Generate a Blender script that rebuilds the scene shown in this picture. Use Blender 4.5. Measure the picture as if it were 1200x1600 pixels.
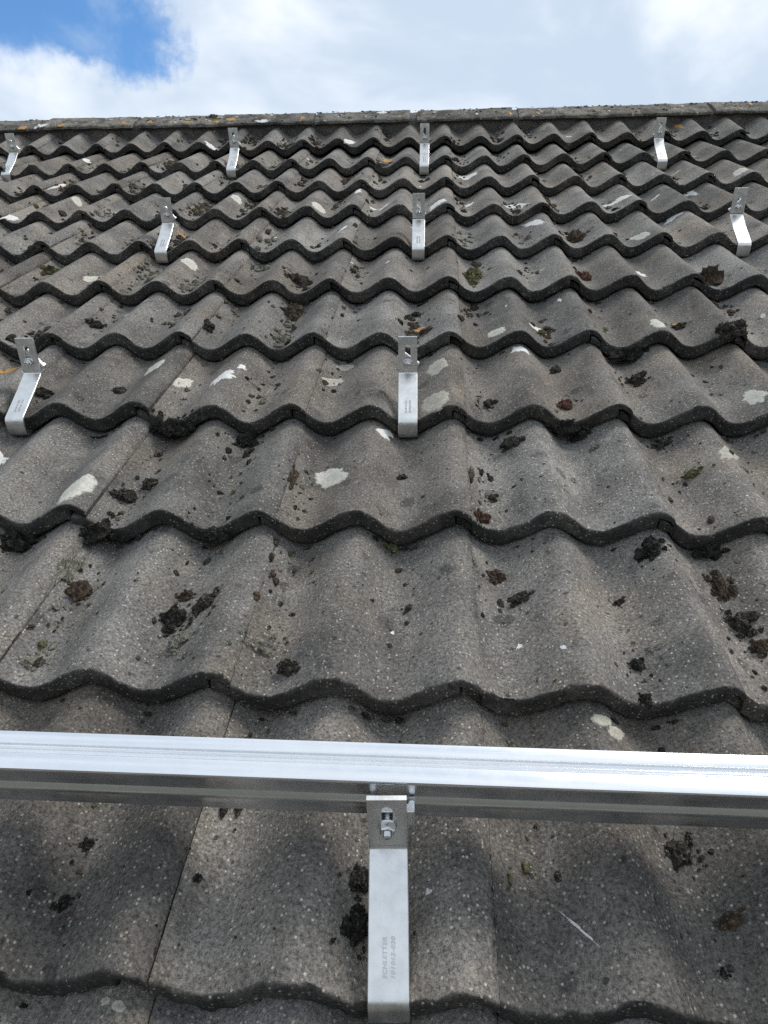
import bpy, bmesh, math, random
from mathutils import Matrix, Vector, noise
SKY_GAPS = [((-0.3968, 0.8202, 0.412), 0.045, 0.085), ((-0.4164, 0.7956, 0.44), 0.07, 0.13), ((-0.3479, 0.8587, 0.3763), 0.015, 0.055), ((-0.3703, 0.8381, 0.4006), 0.045, 0.085), ((-0.3118, 0.8644, 0.3944), 0.012, 0.05)]   # directions of the blue gap between the clouds

R = math.radians
sc = bpy.context.scene
for o in list(bpy.data.objects):
    bpy.data.objects.remove(o)

# ------------------------------------------------------------------ frame
# "roof frame": x along the ridge, y up the slope, z off the slope; z = 0 is the
# plane through the crests of the tiles' lower edges.  Pitch 30 deg, 5 m up.
PITCH = R(30)
ROOF = Matrix.Translation((0, 0, 5.0)) @ Matrix.Rotation(PITCH, 4, 'X')
G = 0.30914          # gauge: visible length of a course
TW = 0.30            # cover width of a tile (two waves)
AMP = 0.0378         # wave depth
STEP = 0.0340         # step from course to course
THK = 0.0300

# ------------------------------------------------------------------ camera
cam_d = bpy.data.cameras.new('camera')
cam = bpy.data.objects.new('camera', cam_d)
sc.collection.objects.link(cam)
cam_d.sensor_fit = 'VERTICAL'; cam_d.sensor_height = 24.0; cam_d.sensor_width = 18.0
cam_d.lens = 1109.0 / 1600.0 * 24.0
cam_d.clip_start = 0.02; cam_d.clip_end = 5000
CAMROT = Matrix(((0.997665, -0.01247, 0.067148), (0.059871, 0.632745, -0.772043), (-0.03286, 0.77426, 0.632014)))
cam.matrix_world = ROOF @ Matrix.Translation((-0.034866, -0.204039, 0.672903)) @ CAMROT.to_4x4()
sc.camera = cam

# ------------------------------------------------------------------ sky
SUN_AZ, SUN_EL = R(62), R(53)      # azimuth from +Y (up the slope) towards +X
w = bpy.data.worlds.new('World'); sc.world = w; w.use_nodes = True
nt = w.node_tree; nt.nodes.clear()
class NG:
    """tiny node-graph helper"""
    def __init__(s, nt): s.nt = nt
    def n(s, t, ins=None, **kw):
        nd = s.nt.nodes.new(t)
        for k, v in kw.items(): setattr(nd, k, v)
        for k, v in (ins or {}).items(): s.put(nd, k, v)
        return nd
    def put(s, nd, k, v):
        sk = nd.inputs[k]
        if isinstance(v, bpy.types.NodeSocket): s.nt.links.new(v, sk)
        else: sk.default_value = v
    def m(s, op, a, b=0.0, c=0.0, clamp=False):
        nd = s.n('ShaderNodeMath', operation=op, use_clamp=clamp)
        s.put(nd, 0, a); s.put(nd, 1, b)
        if op in ('MULTIPLY_ADD', 'SMOOTH_MIN', 'SMOOTH_MAX'): s.put(nd, 2, c)
        return nd.outputs[0]
    def v(s, op, a, b=(0, 0, 0), out=0):
        nd = s.n('ShaderNodeVectorMath', operation=op); s.put(nd, 0, a)
        if op == 'SCALE': s.put(nd, 'Scale', b)
        else: s.put(nd, 1, b)
        return nd.outputs['Value'] if op in ('DOT_PRODUCT', 'LENGTH', 'DISTANCE') else nd.outputs[0]
    def noise(s, vec, scale, detail=2.0, rough=0.5, dist=0.0):
        return s.n('ShaderNodeTexNoise', {'Vector': vec, 'Scale': scale, 'Detail': detail, 'Roughness': rough, 'Distortion': dist}).outputs[0]
    def vor(s, vec, scale, feature='F1', rnd=1.0):
        nd = s.n('ShaderNodeTexVoronoi', feature=feature); s.put(nd, 'Vector', vec); s.put(nd, 'Scale', scale); s.put(nd, 'Randomness', rnd)
        return nd
    def step(s, x, a, b, lo=0.0, hi=1.0):
        nd = s.n('ShaderNodeMapRange', interpolation_type='SMOOTHSTEP')
        s.put(nd, 'Value', x); s.put(nd, 'From Min', a); s.put(nd, 'From Max', b); s.put(nd, 'To Min', lo); s.put(nd, 'To Max', hi)
        return nd.outputs[0]
    def lin(s, x, a, b, lo=0.0, hi=1.0):
        nd = s.n('ShaderNodeMapRange')
        s.put(nd, 'Value', x); s.put(nd, 'From Min', a); s.put(nd, 'From Max', b); s.put(nd, 'To Min', lo); s.put(nd, 'To Max', hi)
        return nd.outputs[0]
    def mix(s, f, a, b, blend='MIX'):
        nd = s.n('ShaderNodeMix', data_type='RGBA', blend_type=blend)
        s.put(nd, 0, f); s.put(nd, 6, a); s.put(nd, 7, b)
        return nd.outputs[2]
    def grey(s, x):
        nd = s.n('ShaderNodeCombineColor'); s.put(nd, 0, x); s.put(nd, 1, x); s.put(nd, 2, x)
        return nd.outputs[0]
g = NG(nt)
sky = g.n('ShaderNodeTexSky', sky_type='NISHITA', sun_disc=False, sun_elevation=SUN_EL, sun_rotation=SUN_AZ, altitude=100.0, dust_density=0.6, ozone_density=2.0)
dirv = g.n('ShaderNodeTexCoord').outputs['Generated']
wob = g.n('ShaderNodeTexNoise', {'Vector': dirv, 'Scale': 5.0, 'Detail': 8.0, 'Roughness': 0.62}).outputs[1]
wdir = g.v('ADD', dirv, g.v('SCALE', g.v('SUBTRACT', wob, (0.5, 0.5, 0.5)), 0.22))
def gap(d, r0, r1):
    return g.step(g.v('DISTANCE', wdir, d), r0, r1)      # 0 inside the gap, 1 outside
cov = g.noise(dirv, 2.6, 4.0, 0.55)
clear = g.step(cov, 0.29, 0.39)                            # scattered gaps all over the sky
for d, r0, r1 in SKY_GAPS:
    clear = g.m('MULTIPLY', clear, gap(d, r0, r1))
wisp = g.noise(dirv, 7.0, 5.0, 0.6, 0.4)
clear = g.m('MAXIMUM', clear, g.step(wisp, 0.46, 0.74, 0.0, 0.42))
thick = g.noise(g.v('MULTIPLY', dirv, (1.0, 1.0, 1.8)), 3.0, 5.0, 0.55, 0.3)
ccol = g.mix(g.step(thick, 0.38, 0.70), (0.50, 0.60, 0.725, 1), (0.88, 0.915, 0.96, 1))
cloud = g.n('ShaderNodeBackground', {'Color': ccol, 'Strength': 0.84})
blue = g.n('ShaderNodeBackground', {'Color': g.n('ShaderNodeHueSaturation', {'Saturation': 1.25, 'Color': sky.outputs[0]}).outputs[0], 'Strength': 0.125})
mixs = g.n('ShaderNodeMixShader', {0: clear}); nt.links.new(blue.outputs[0], mixs.inputs[1]); nt.links.new(cloud.outputs[0], mixs.inputs[2])
nt.links.new(mixs.outputs[0], g.n('ShaderNodeOutputWorld').inputs[0])

sun_d = bpy.data.lights.new('sun', 'SUN'); sun_d.energy = 2.15; sun_d.angle = R(22); sun_d.color = (1.0, 0.955, 0.89)
sun = bpy.data.objects.new('sun', sun_d); sc.collection.objects.link(sun)
sd = Vector((math.sin(SUN_AZ) * math.cos(SUN_EL), math.cos(SUN_AZ) * math.cos(SUN_EL), math.sin(SUN_EL)))
sun.rotation_euler = sd.to_track_quat('Z', 'Y').to_euler(); sun.location = (0, 0, 30)

vs = sc.view_settings
vs.view_transform = 'Standard'; vs.look = 'None'; vs.exposure = 0.55; vs.gamma = 1.0; vs.use_curve_mapping = False
sc.render.engine = 'CYCLES'
sc.cycles.use_denoising = False
sc.cycles.max_bounces = 4; sc.cycles.diffuse_bounces = 2; sc.cycles.glossy_bounces = 3

# ------------------------------------------------------------------ survey, metres in the roof frame
MOSS = [
 (-0.101,0.1057,-0.0446,0.0214,0.0349,'dark','upper ragged moss clump pressed against the left side of the front hook strap'),
 (-0.0993,0.0603,-0.0412,0.0274,0.0397,'black','large black moss clump against the front hook strap, beside its lower half'),
 (0.2178,0.1463,-0.0539,0.0309,0.0448,'dark','ragged dark moss clump on the tile below the rail, right of the front hook'),
 (0.2427,0.0784,-0.0384,0.0339,0.0204,'brown','low brown crusty moss patch below the rail, nearest the right edge'),
 (-0.3883,0.1297,-0.0523,0.0187,0.0112,'black','small black moss spot below the rail, highest of the cluster at left'),
 (-0.3855,0.0679,-0.0453,0.0186,0.0173,'black','black moss spot pair low on the left tile below the rail'),
 (0.224,0.0365,-0.0413,0.0123,0.0096,'black','round black moss spot at the lower right corner of the roof'),
 (-0.5452,0.4908,-0.0559,0.0502,0.0528,'brown','elongated brown moss cushion on the lower left tile above the rail'),
 (-0.3882,0.4414,-0.0525,0.0442,0.0397,'black','black moss cushion with a shaggy rim in the trough two tiles left of centre'),
 (-0.3859,0.4903,-0.058,0.0313,0.0227,'brown','small brown moss cushion touching the upper left of a larger dark one'),
 (-0.3451,0.4599,-0.0382,0.0337,0.0484,'dark','tall dark moss cushion on the right of a three cushion cluster'),
 (-0.3669,0.3909,-0.0435,0.0438,0.0385,'pale','pale grey green crusty moss just below the three cushion cluster'),
 (-0.2521,0.3865,-0.0412,0.0515,0.0321,'pale','dark moss clump with pale crust beside the tile seam left of centre'),
 (-0.2099,0.3489,-0.0354,0.032,0.0306,'dark','round dark moss clump touching the end of a longer clump by the seam'),
 (-0.5692,0.525,-0.0415,0.0246,0.0788,'pale','grey moss strip growing over the tile seam near the left edge'),
 (-0.546,0.3547,-0.0409,0.038,0.0228,'pale','flat pale grey moss pad at the far left, one course above the rail'),
 (0.0602,0.5473,-0.0638,0.0412,0.0247,'brown','oval brown moss cushion just right of the seam, under the second course edge'),
 (0.0894,0.4912,-0.0512,0.0373,0.0263,'dark','scattered dark moss crumbs clump right of the oval brown cushion'),
 (0.2273,0.4959,-0.0571,0.0195,0.0157,'dark','lone small dark moss dot on the large tile at right'),
 (0.223,0.3756,-0.0448,0.0223,0.0299,'black','black moss pair in the trough of the large tile at right'),
 (0.2195,0.3215,-0.0393,0.0182,0.0185,'black','round black moss ball just above the tile edge over the rail'),
 (0.2466,0.3968,-0.037,0.0226,0.0135,'pale','small pale grey moss pad beside the black pair at right'),
 (0.3743,0.5341,-0.0618,0.0345,0.0609,'brown','brown moss cushion against the right seam, upper of a chain'),
 (0.3777,0.4562,-0.0525,0.0526,0.0485,'dark','large dark moss cushion against the right seam, middle of a chain'),
 (0.3821,0.4115,-0.0463,0.0276,0.0244,'brown','rusty brown moss cushion at the right edge, lower end of a chain'),
 (-0.5571,0.6187,-0.0457,0.0629,0.0563,'black','large black moss mass hanging over the tile edge at left'),
 (-0.707,0.6151,-0.0623,0.0618,0.0531,'black','black moss mass on the tile edge at the left border of the picture'),
 (-0.3715,0.6184,-0.0479,0.0582,0.038,'black','black moss mass in the edge trough below the middle left tile'),
 (-0.5465,0.7049,-0.0452,0.0472,0.0355,'dark','dark moss cushion in a trough right of the long cream lichen patch'),
 (-0.5159,0.7415,-0.0474,0.0285,0.0362,'dark','upper small dark moss cushion in the chain right of the long cream lichen'),
 (-0.3908,0.9117,-0.0697,0.0635,0.0526,'black','black moss mat just below the third tile edge left of centre'),
 (-0.3761,0.8642,-0.0644,0.0213,0.0307,'dark','tiny dark moss knob below a black mat left of centre'),
 (-0.2689,0.7488,-0.0323,0.0173,0.0553,'brown','thin brown moss strip filling the seam left of the round cream lichen'),
 (-0.0953,0.6109,-0.0693,0.0338,0.0249,'green','olive green moss cushion under the tile edge at the centre'),
 (0.0445,0.6448,-0.0329,0.0267,0.0377,'rust','rusty red moss cushion by the seam at the centre'),
 (0.0633,0.7154,-0.0485,0.0272,0.0247,'dark','dark moss pad above the rusty red cushion'),
 (-0.0869,0.7781,-0.0553,0.022,0.0181,'dark','small dark moss pad right of the round cream lichen'),
 (0.1074,0.8694,-0.0475,0.0414,0.0383,'dark','dark moss pad with a white chip right of the seam below the centre hook'),
 (0.3834,0.9007,-0.0653,0.0419,0.0273,'dark','dark oval moss pad below the third tile edge at right'),
 (0.398,0.7794,-0.0439,0.0384,0.0239,'green','olive brown moss cushion on the right tile two courses above the rail'),
 (0.2542,0.8674,-0.0494,0.0205,0.0214,'pale','small pale moss pad between two dark pads at right'),
 (0.2858,0.5799,-0.0332,0.0409,0.0533,'black','black moss mass over the second tile edge at right'),
 (0.3836,0.6185,-0.0625,0.0541,0.0438,'black','black moss mass on the tile edge near the right border'),
 (0.0282,0.7487,-0.0293,0.0138,0.0441,'brown','thin brown moss strip in the seam right of centre'),
 (-0.6881,1.0646,-0.0528,0.0481,0.0308,'dark','dark oval moss pad on the crest right of the left hook'),
 (-0.8362,1.0417,-0.0503,0.0717,0.043,'dark','dark moss mat beside the strap of the left hook'),
 (-0.5351,0.9277,-0.0461,0.0761,0.0513,'black','black moss mat on the third tile edge right of the left hook'),
 (0.0748,1.0055,-0.0457,0.0373,0.0384,'dark','dark moss pad right of the centre hook, near the third edge'),
 (0.2176,1.0002,-0.0459,0.037,0.0481,'rust','rusty brown moss cushion in the trough right of the centre hook'),
 (0.2147,0.9276,-0.045,0.0709,0.048,'black','black moss mass over the third tile edge right of the centre hook'),
 (0.2394,0.9189,-0.0643,0.0356,0.0302,'dark','dark moss knob under the mass on the third edge at right'),
 (0.3818,1.1226,-0.0565,0.0604,0.0462,'dark','dark lumpy moss cluster under the fourth tile edge at right'),
 (0.2252,1.1792,-0.0647,0.0274,0.0465,'dark','small dark moss lump under the fourth edge right of the centre hook'),
 (0.3913,1.2368,-0.0517,0.089,0.0534,'black','row of black moss knobs along the fourth tile edge at right'),
 (-0.8549,1.3753,-0.0459,0.0436,0.0421,'dark','dark oval moss pad above the left hook'),
 (-0.5672,1.3429,-0.031,0.0332,0.0435,'dark','dark moss pad left of the moss trail on the fifth course'),
 (-0.388,1.478,-0.0643,0.0645,0.0802,'brown','brown moss trail in the trough above the pale stained tile'),
 (-0.0782,1.46,-0.0622,0.0316,0.0227,'dark','small dark moss fleck above the centre hook'),
 (0.524,1.3547,-0.0502,0.038,0.0385,'dark','dark moss pad beside an orange lichen spot at right'),
 (0.5906,1.2396,-0.0019,0.0676,0.0669,'dark','dark moss mass by the right seam on the fifth course'),
 (0.0656,1.671,-0.0517,0.0651,0.1047,'green','prominent round moss ball standing alone right of centre on the sixth course'),
 (0.6637,1.6138,-0.0453,0.1045,0.1064,'brown','brown moss mass filling the trough below the right hook'),
 (0.3554,1.6531,-0.0478,0.0538,0.0818,'rust','rusty moss cushion in the trough two waves right of the round moss ball'),
 (0.3779,1.944,-0.046,0.0827,0.1009,'brown','brown moss heap with a pale pad on the seventh course at right'),
 (-0.3989,1.6369,-0.0441,0.0856,0.0552,'dark','dark moss trail in the trough on the sixth course left of centre'),
 (-1.1459,1.7682,-0.0602,0.0557,0.0585,'green','olive moss pad left of the left hook on the sixth course'),
 (0.7586,3.4,0.0175,0.034,0.1088,'rust','reddish brown lump stuck on the ridge at right'),
 (0.3006,3.4,0.0227,0.0515,0.0889,'dark','dark moss tuft on top of the ridge at right of centre'),
 (-1.0571,3.4,0.0372,0.0763,0.0458,'green','green moss tuft on top of the ridge at left'),
]
LICHEN = [
 (-0.2072,0.7608,0.0314,-0.0078,0.0106,-0.0378,'cream'),
 (-0.6088,0.6725,0.0211,0.0281,0.0215,-0.0289,'cream'),
 (0.564,0.9987,0.019,-0.009,-0.0055,-0.0289,'cream'),
 (-0.0309,0.9406,0.028,-0.0004,0.0073,-0.0415,'pale'),
 (-0.0288,1.1429,0.0259,0.0052,0.0071,-0.0408,'pale'),
 (0.1033,1.287,0.0205,-0.007,0.0019,-0.0285,'cream'),
 (0.2056,1.3404,0.021,-0.0301,-0.006,-0.0204,'white'),
 (0.4502,1.2856,0.0166,-0.0134,-0.0088,-0.0274,'cream'),
 (0.1497,1.2154,0.0198,-0.0058,-0.0022,-0.0173,'white'),
 (-0.4657,1.0749,0.0254,0.0189,0.0133,-0.0309,'white'),
 (-0.5615,1.0926,0.0167,0.0226,0.0039,-0.0221,'cream'),
 (-0.4376,1.1256,0.0093,0.0011,0.001,-0.0124,'white'),
 (-0.6331,1.1367,0.0237,0.0129,0.0222,-0.0448,'cream'),
 (-0.993,1.7004,0.0188,0.0302,0.0086,-0.0206,'cream'),
 (-0.7281,1.7664,0.0247,-0.0,0.0023,-0.034,'cream'),
 (-0.1244,0.8957,0.0109,-0.0055,-0.0025,-0.0116,'white'),
 (-0.1162,0.913,0.0108,-0.0009,-0.0017,-0.0092,'white'),
 (0.4698,0.829,0.0241,0.0056,-0.0237,-0.044,'pale'),
 (0.232,2.2924,0.0398,-0.0502,-0.0027,-0.0499,'white'),
 (-0.4198,2.2275,0.0232,0.006,-0.0004,-0.0453,'cream'),
 (-0.733,2.3837,0.0237,-0.0149,0.0022,-0.0404,'cream'),
 (-1.3284,2.4231,0.0242,-0.0154,0.0039,-0.0322,'cream'),
 (0.269,2.0691,0.0333,-0.0529,-0.0015,-0.032,'white'),
 (0.5536,1.9198,0.023,-0.0197,-0.0036,-0.0318,'cream'),
 (0.5497,2.2783,0.0466,-0.014,-0.0018,-0.0238,'white'),
 (0.707,2.1556,0.0288,0.0087,-0.0021,-0.0255,'white'),
 (1.0273,2.5401,0.0242,-0.0047,-0.0076,-0.0382,'cream'),
 (0.8398,2.4564,0.0196,-0.0342,-0.007,-0.0332,'white'),
 (-1.4612,2.1806,0.0153,0.0263,0.0065,-0.022,'white'),
 (0.1012,0.0702,0.0153,-0.0196,-0.001,-0.0009,'white'),
 (-0.0333,0.092,0.0037,0.0005,0.0011,-0.0031,'white'),
 (-0.8252,0.822,0.0052,0.009,0.0217,-0.0266,'white'),
 (0.0788,2.6972,0.0407,-0.049,-0.0003,-0.05,'white'),
 (-0.03,2.1974,0.0311,-0.0062,0.004,-0.0498,'white'),
 (-0.4075,3.092,0.0218,0.0665,0.0022,-0.05,'white'),
 (-0.6596,3.4008,-0.0054,0.0698,-0.0084,0.0493,'white'),
 (-1.0224,3.3448,0.0116,0.0609,0.0063,-0.0351,'white'),
 (-1.0058,3.0918,0.0266,-0.009,0.0028,-0.0317,'white'),
 (-1.4809,2.9244,0.0232,-0.0031,0.0044,-0.0237,'white'),
 (-1.4687,2.5885,0.0038,0.0582,0.007,-0.016,'white'),
 (-0.0695,1.3507,0.0182,-0.0146,0.0011,-0.0213,'orange'),
 (-0.9914,1.1786,0.0179,0.0245,0.004,-0.007,'orange'),
 (0.5248,1.3784,0.0082,-0.0054,-0.0036,-0.0135,'orange'),
 (-0.2368,2.9799,0.0206,0.0102,0.003,-0.0499,'orange'),
 (-1.2021,3.3731,0.0297,-0.0634,0.0137,-0.0481,'orange'),
 (1.0019,3.2699,0.0093,-0.0694,-0.006,-0.0246,'orange'),
 (-0.8836,3.4898,0.0091,0.0694,0.0098,-0.049,'orange'),
 (-0.2459,1.1136,0.0242,0.0165,0.0019,-0.0221,'pale'),
 (-0.2284,1.2003,0.0245,-0.0024,0.0028,-0.0196,'pale'),
 (0.1636,0.2938,0.014,-0.0017,-0.0051,-0.0099,'pale'),
 (0.178,0.2841,0.0105,-0.0004,-0.0074,-0.012,'pale'),
 (-0.2965,-0.0195,0.0012,0.0047,0.007,-0.0025,'pale'),
 (-0.3094,-0.016,0.0044,0.0023,0.0035,-0.0031,'pale'),
 (0.0802,0.4013,0.0043,0.0022,0.0012,-0.0044,'white'),
 (-0.0846,0.4269,0.003,0.0002,0.0002,-0.0043,'white'),
 (0.1281,0.3749,0.004,0.0015,0.0008,-0.0037,'white'),
 (-0.8329,2.0576,0.0303,-0.0455,0.0058,-0.0326,'orange'),
 (0.2717,1.4891,0.0045,-0.0091,-0.0017,-0.0125,'white'),
 (-0.3061,2.4271,0.0118,0.0111,0.0068,-0.0471,'white'),
 (0.0896,3.71,0.0174,0.0357,0.0014,-0.05,'white'),
]
RIDGE_SPOTS = [(-1.0403, 0.83, 0.058, 0.0348, 'orange'), (-0.9408, 0.67, 0.0408, 0.0263, 'orange'), (-1.1796, 0.89, 0.0291, 0.0204, 'orange'), (-0.6118, 0.67, 0.0261, 0.0261, 'orange'), (-0.7863, 1.0, 0.0695, 0.0463, 'white'), (-1.8456, 1.0, 0.0471, 0.0265, 'white'), (-1.9301, 1.33, 0.0414, 0.0237, 'orange'), (-1.7544, 1.17, 0.0295, 0.0206, 'orange'), (-1.8657, 1.67, 0.0178, 0.0415, 'white'), (-0.2568, 0.22, 0.0574, 0.023, 'white'), (-1.4696, 0.78, 0.0263, 0.0204, 'orange'), (-1.3617, 0.72, 0.0291, 0.0233, 'orange')]
CRUMBS = [(-0.2844, 0.0735, -0.0131, 0.0048),
 (-0.3955, 0.1087, -0.048, 0.0059),
 (-0.385, 0.1002, -0.0491, 0.009),
 (-0.3629, 0.0973, -0.0432, 0.0051),
 (-0.3224, 0.068, -0.015, 0.0084),
 (-0.3904, 0.0648, -0.0448, 0.0099),
 (-0.3765, 0.0582, -0.0439, 0.0092),
 (-0.376, 0.0475, -0.0425, 0.0066),
 (-0.3266, 0.136, -0.0248, 0.0065),
 (-0.328, 0.0952, -0.0212, 0.005),
 (-0.4157, 0.0699, -0.0285, 0.0074),
 (-0.3949, 0.032, -0.04, 0.0041),
 (-0.3774, 0.0111, -0.0391, 0.0058),
 (-0.2584, 0.0334, -0.0311, 0.0035),
 (0.2457, 0.1451, -0.0441, 0.0095),
 (0.2283, 0.1084, -0.048, 0.0055),
 (0.21, 0.0954, -0.048, 0.006),
 (0.2103, 0.0234, -0.0405, 0.0094),
 (0.2277, 0.0239, -0.0391, 0.0049),
 (0.2272, 0.0176, -0.0388, 0.0038),
 (-0.4065, 0.3608, -0.0349, 0.0098),
 (-0.5157, 0.5115, -0.056, 0.0123),
 (-0.353, 0.4461, -0.0419, 0.0106),
 (-0.3303, 0.4292, -0.0252, 0.0103),
 (-0.5448, 0.4351, -0.0503, 0.008),
 (-0.5448, 0.4118, -0.0476, 0.007),
 (-0.4482, 0.4832, -0.0195, 0.0081),
 (-0.4602, 0.3478, -0.0062, 0.0048),
 (-0.3443, 0.3571, -0.0265, 0.0121),
 (-0.3262, 0.346, -0.0134, 0.0063),
 (-0.4855, 0.4287, -0.0285, 0.0061),
 (-0.2508, 0.5888, -0.0638, 0.0079),
 (-0.2027, 0.5161, -0.0495, 0.0092),
 (-0.1174, 0.3807, -0.0274, 0.0049),
 (-0.2508, 0.4254, -0.0463, 0.0103),
 (-0.2328, 0.4241, -0.0506, 0.0069),
 (-0.2442, 0.4621, -0.053, 0.0053),
 (-0.178, 0.4342, -0.0245, 0.006),
 (-0.0125, 0.4742, -0.0208, 0.0069),
 (-0.0683, 0.473, -0.0528, 0.0071),
 (-0.0654, 0.4184, -0.0458, 0.0051),
 (-0.0647, 0.5863, -0.0639, 0.0058),
 (-0.0112, 0.5071, -0.0241, 0.0071),
 (0.0354, 0.449, -0.0374, 0.0103),
 (0.0932, 0.3489, -0.0338, 0.0055),
 (-0.0094, 0.3434, -0.0056, 0.0061),
 (0.0949, 0.3387, -0.0316, 0.0077),
 (0.1135, 0.3292, -0.0183, 0.0098),
 (0.2262, 0.3506, -0.0412, 0.0093),
 (0.2243, 0.5408, -0.0626, 0.0055),
 (0.1919, 0.4768, -0.0462, 0.007),
 (0.2417, 0.3455, -0.0338, 0.0092),
 (0.0744, 0.4076, -0.0482, 0.0083),
 (0.0689, 0.3815, -0.0459, 0.0065),
 (-0.0339, 0.3533, -0.019, 0.0047),
 (0.0127, 0.3227, -0.0048, 0.0053),
 (0.3103, 0.3535, -0.0072, 0.0091),
 (0.2953, 0.3778, -0.008, 0.0077),
 (-0.3925, 0.7248, -0.0487, 0.0151),
 (-0.3429, 0.6844, -0.0273, 0.0166),
 (-0.4126, 0.6561, -0.0282, 0.0092),
 (-0.4124, 0.7422, -0.0377, 0.0065),
 (-0.4035, 0.737, -0.0445, 0.0076),
 (-0.4155, 0.7594, -0.0369, 0.0055),
 (-0.549, 0.6509, -0.038, 0.0144),
 (-0.5374, 0.6597, -0.0424, 0.0125),
 (-0.5488, 0.7665, -0.0505, 0.0134),
 (-0.5269, 0.7352, -0.0502, 0.0153),
 (-0.5453, 0.8559, -0.0619, 0.0166),
 (-0.5335, 0.8376, -0.062, 0.0117),
 (-0.5197, 0.7914, -0.0545, 0.0136),
 (-0.1671, 0.7804, -0.0226, 0.0076),
 (-0.0992, 0.9277, -0.0666, 0.0097),
 (-0.0771, 0.7215, -0.0487, 0.0106),
 (-0.0356, 0.8119, -0.0367, 0.0089),
 (-0.0482, 0.698, -0.0325, 0.0144),
 (-0.0098, 0.6909, -0.0098, 0.0121),
 (0.099, 0.7332, -0.038, 0.0147),
 (0.1119, 0.7451, -0.031, 0.0126),
 (-0.0199, 0.672, -0.0118, 0.01),
 (0.0833, 0.6725, -0.0402, 0.0121),
 (0.0716, 0.6733, -0.0437, 0.0091),
 (0.2418, 0.6378, -0.032, 0.0097),
 (0.009, 0.6186, -0.0211, 0.0068),
 (0.2506, 0.7347, -0.0372, 0.0083),
 (0.1495, 0.769, -0.0167, 0.0074),
 (0.1397, 0.73, -0.0143, 0.0083),
 (-0.0176, 0.7091, -0.0148, 0.0082),
 (-0.053, 0.85, -0.0524, 0.0138),
 (-0.0481, 0.6959, -0.0322, 0.0144),
 (0.2749, 0.5676, -0.0374, 0.0166),
 (0.3642, 0.6184, -0.072, 0.0156),
 (-0.3946, 1.1746, -0.0632, 0.0126),
 (-0.3793, 1.153, -0.0625, 0.0166),
 (-0.3999, 1.0399, -0.0462, 0.0182),
 (-0.421, 1.0925, -0.0341, 0.0213),
 (-0.3956, 1.0798, -0.0525, 0.0133),
 (-0.3918, 1.1061, -0.0567, 0.0121),
 (-0.3555, 1.0863, -0.0456, 0.0186),
 (-0.4025, 1.0118, -0.0415, 0.0153),
 (-0.5545, 0.9274, -0.033, 0.0244),
 (-0.4798, 0.9276, -0.0328, 0.0122),
 (0.0494, 0.9952, -0.0407, 0.0173),
 (0.2404, 1.0118, -0.0401, 0.0148),
 (0.2282, 1.0475, -0.0494, 0.0127),
 (0.1038, 0.9967, -0.0301, 0.0086),
 (0.2418, 1.2062, -0.0607, 0.0138),
 (0.0588, 1.1942, -0.0664, 0.0167),
 (0.023, 1.1848, -0.0386, 0.0137),
 (0.1324, 1.2008, -0.035, 0.011),
 (0.2227, 1.1416, -0.061, 0.0121),
 (0.4116, 0.9869, -0.0237, 0.0096),
 (0.1692, 0.9508, -0.0098, 0.0094),
 (-0.3516, 0.8866, -0.0554, 0.0095),
 (-0.3811, 0.9812, -0.0437, 0.0125),
 (0.4236, 1.2366, -0.0432, 0.0221),
 (0.3209, 1.1975, -0.0383, 0.019),
 (-0.382, 1.3044, -0.0453, 0.0148),
 (-0.4447, 1.4687, -0.0261, 0.0127),
 (-0.4049, 1.4076, -0.0492, 0.0156),
 (-0.3882, 1.5459, -0.0589, 0.0199),
 (-0.4066, 1.298, -0.0358, 0.0118),
 (-0.2742, 1.3765, -0.0281, 0.0121),
 (-0.2185, 1.4173, -0.0547, 0.014),
 (-0.2337, 1.4917, -0.0659, 0.0194),
 (0.3744, 1.482, -0.0641, 0.0188),
 (0.4093, 1.4444, -0.0415, 0.0153),
 (0.4181, 1.3878, -0.0296, 0.0133),
 (0.2993, 1.2335, -0.0338, 0.0111),
 (0.6136, 1.3556, -0.0167, 0.0202),
 (0.6807, 1.4026, -0.0535, 0.0149),
 (0.6732, 1.3201, -0.0466, 0.0171),
 (-0.0776, 1.3752, -0.0527, 0.0106)]
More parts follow.
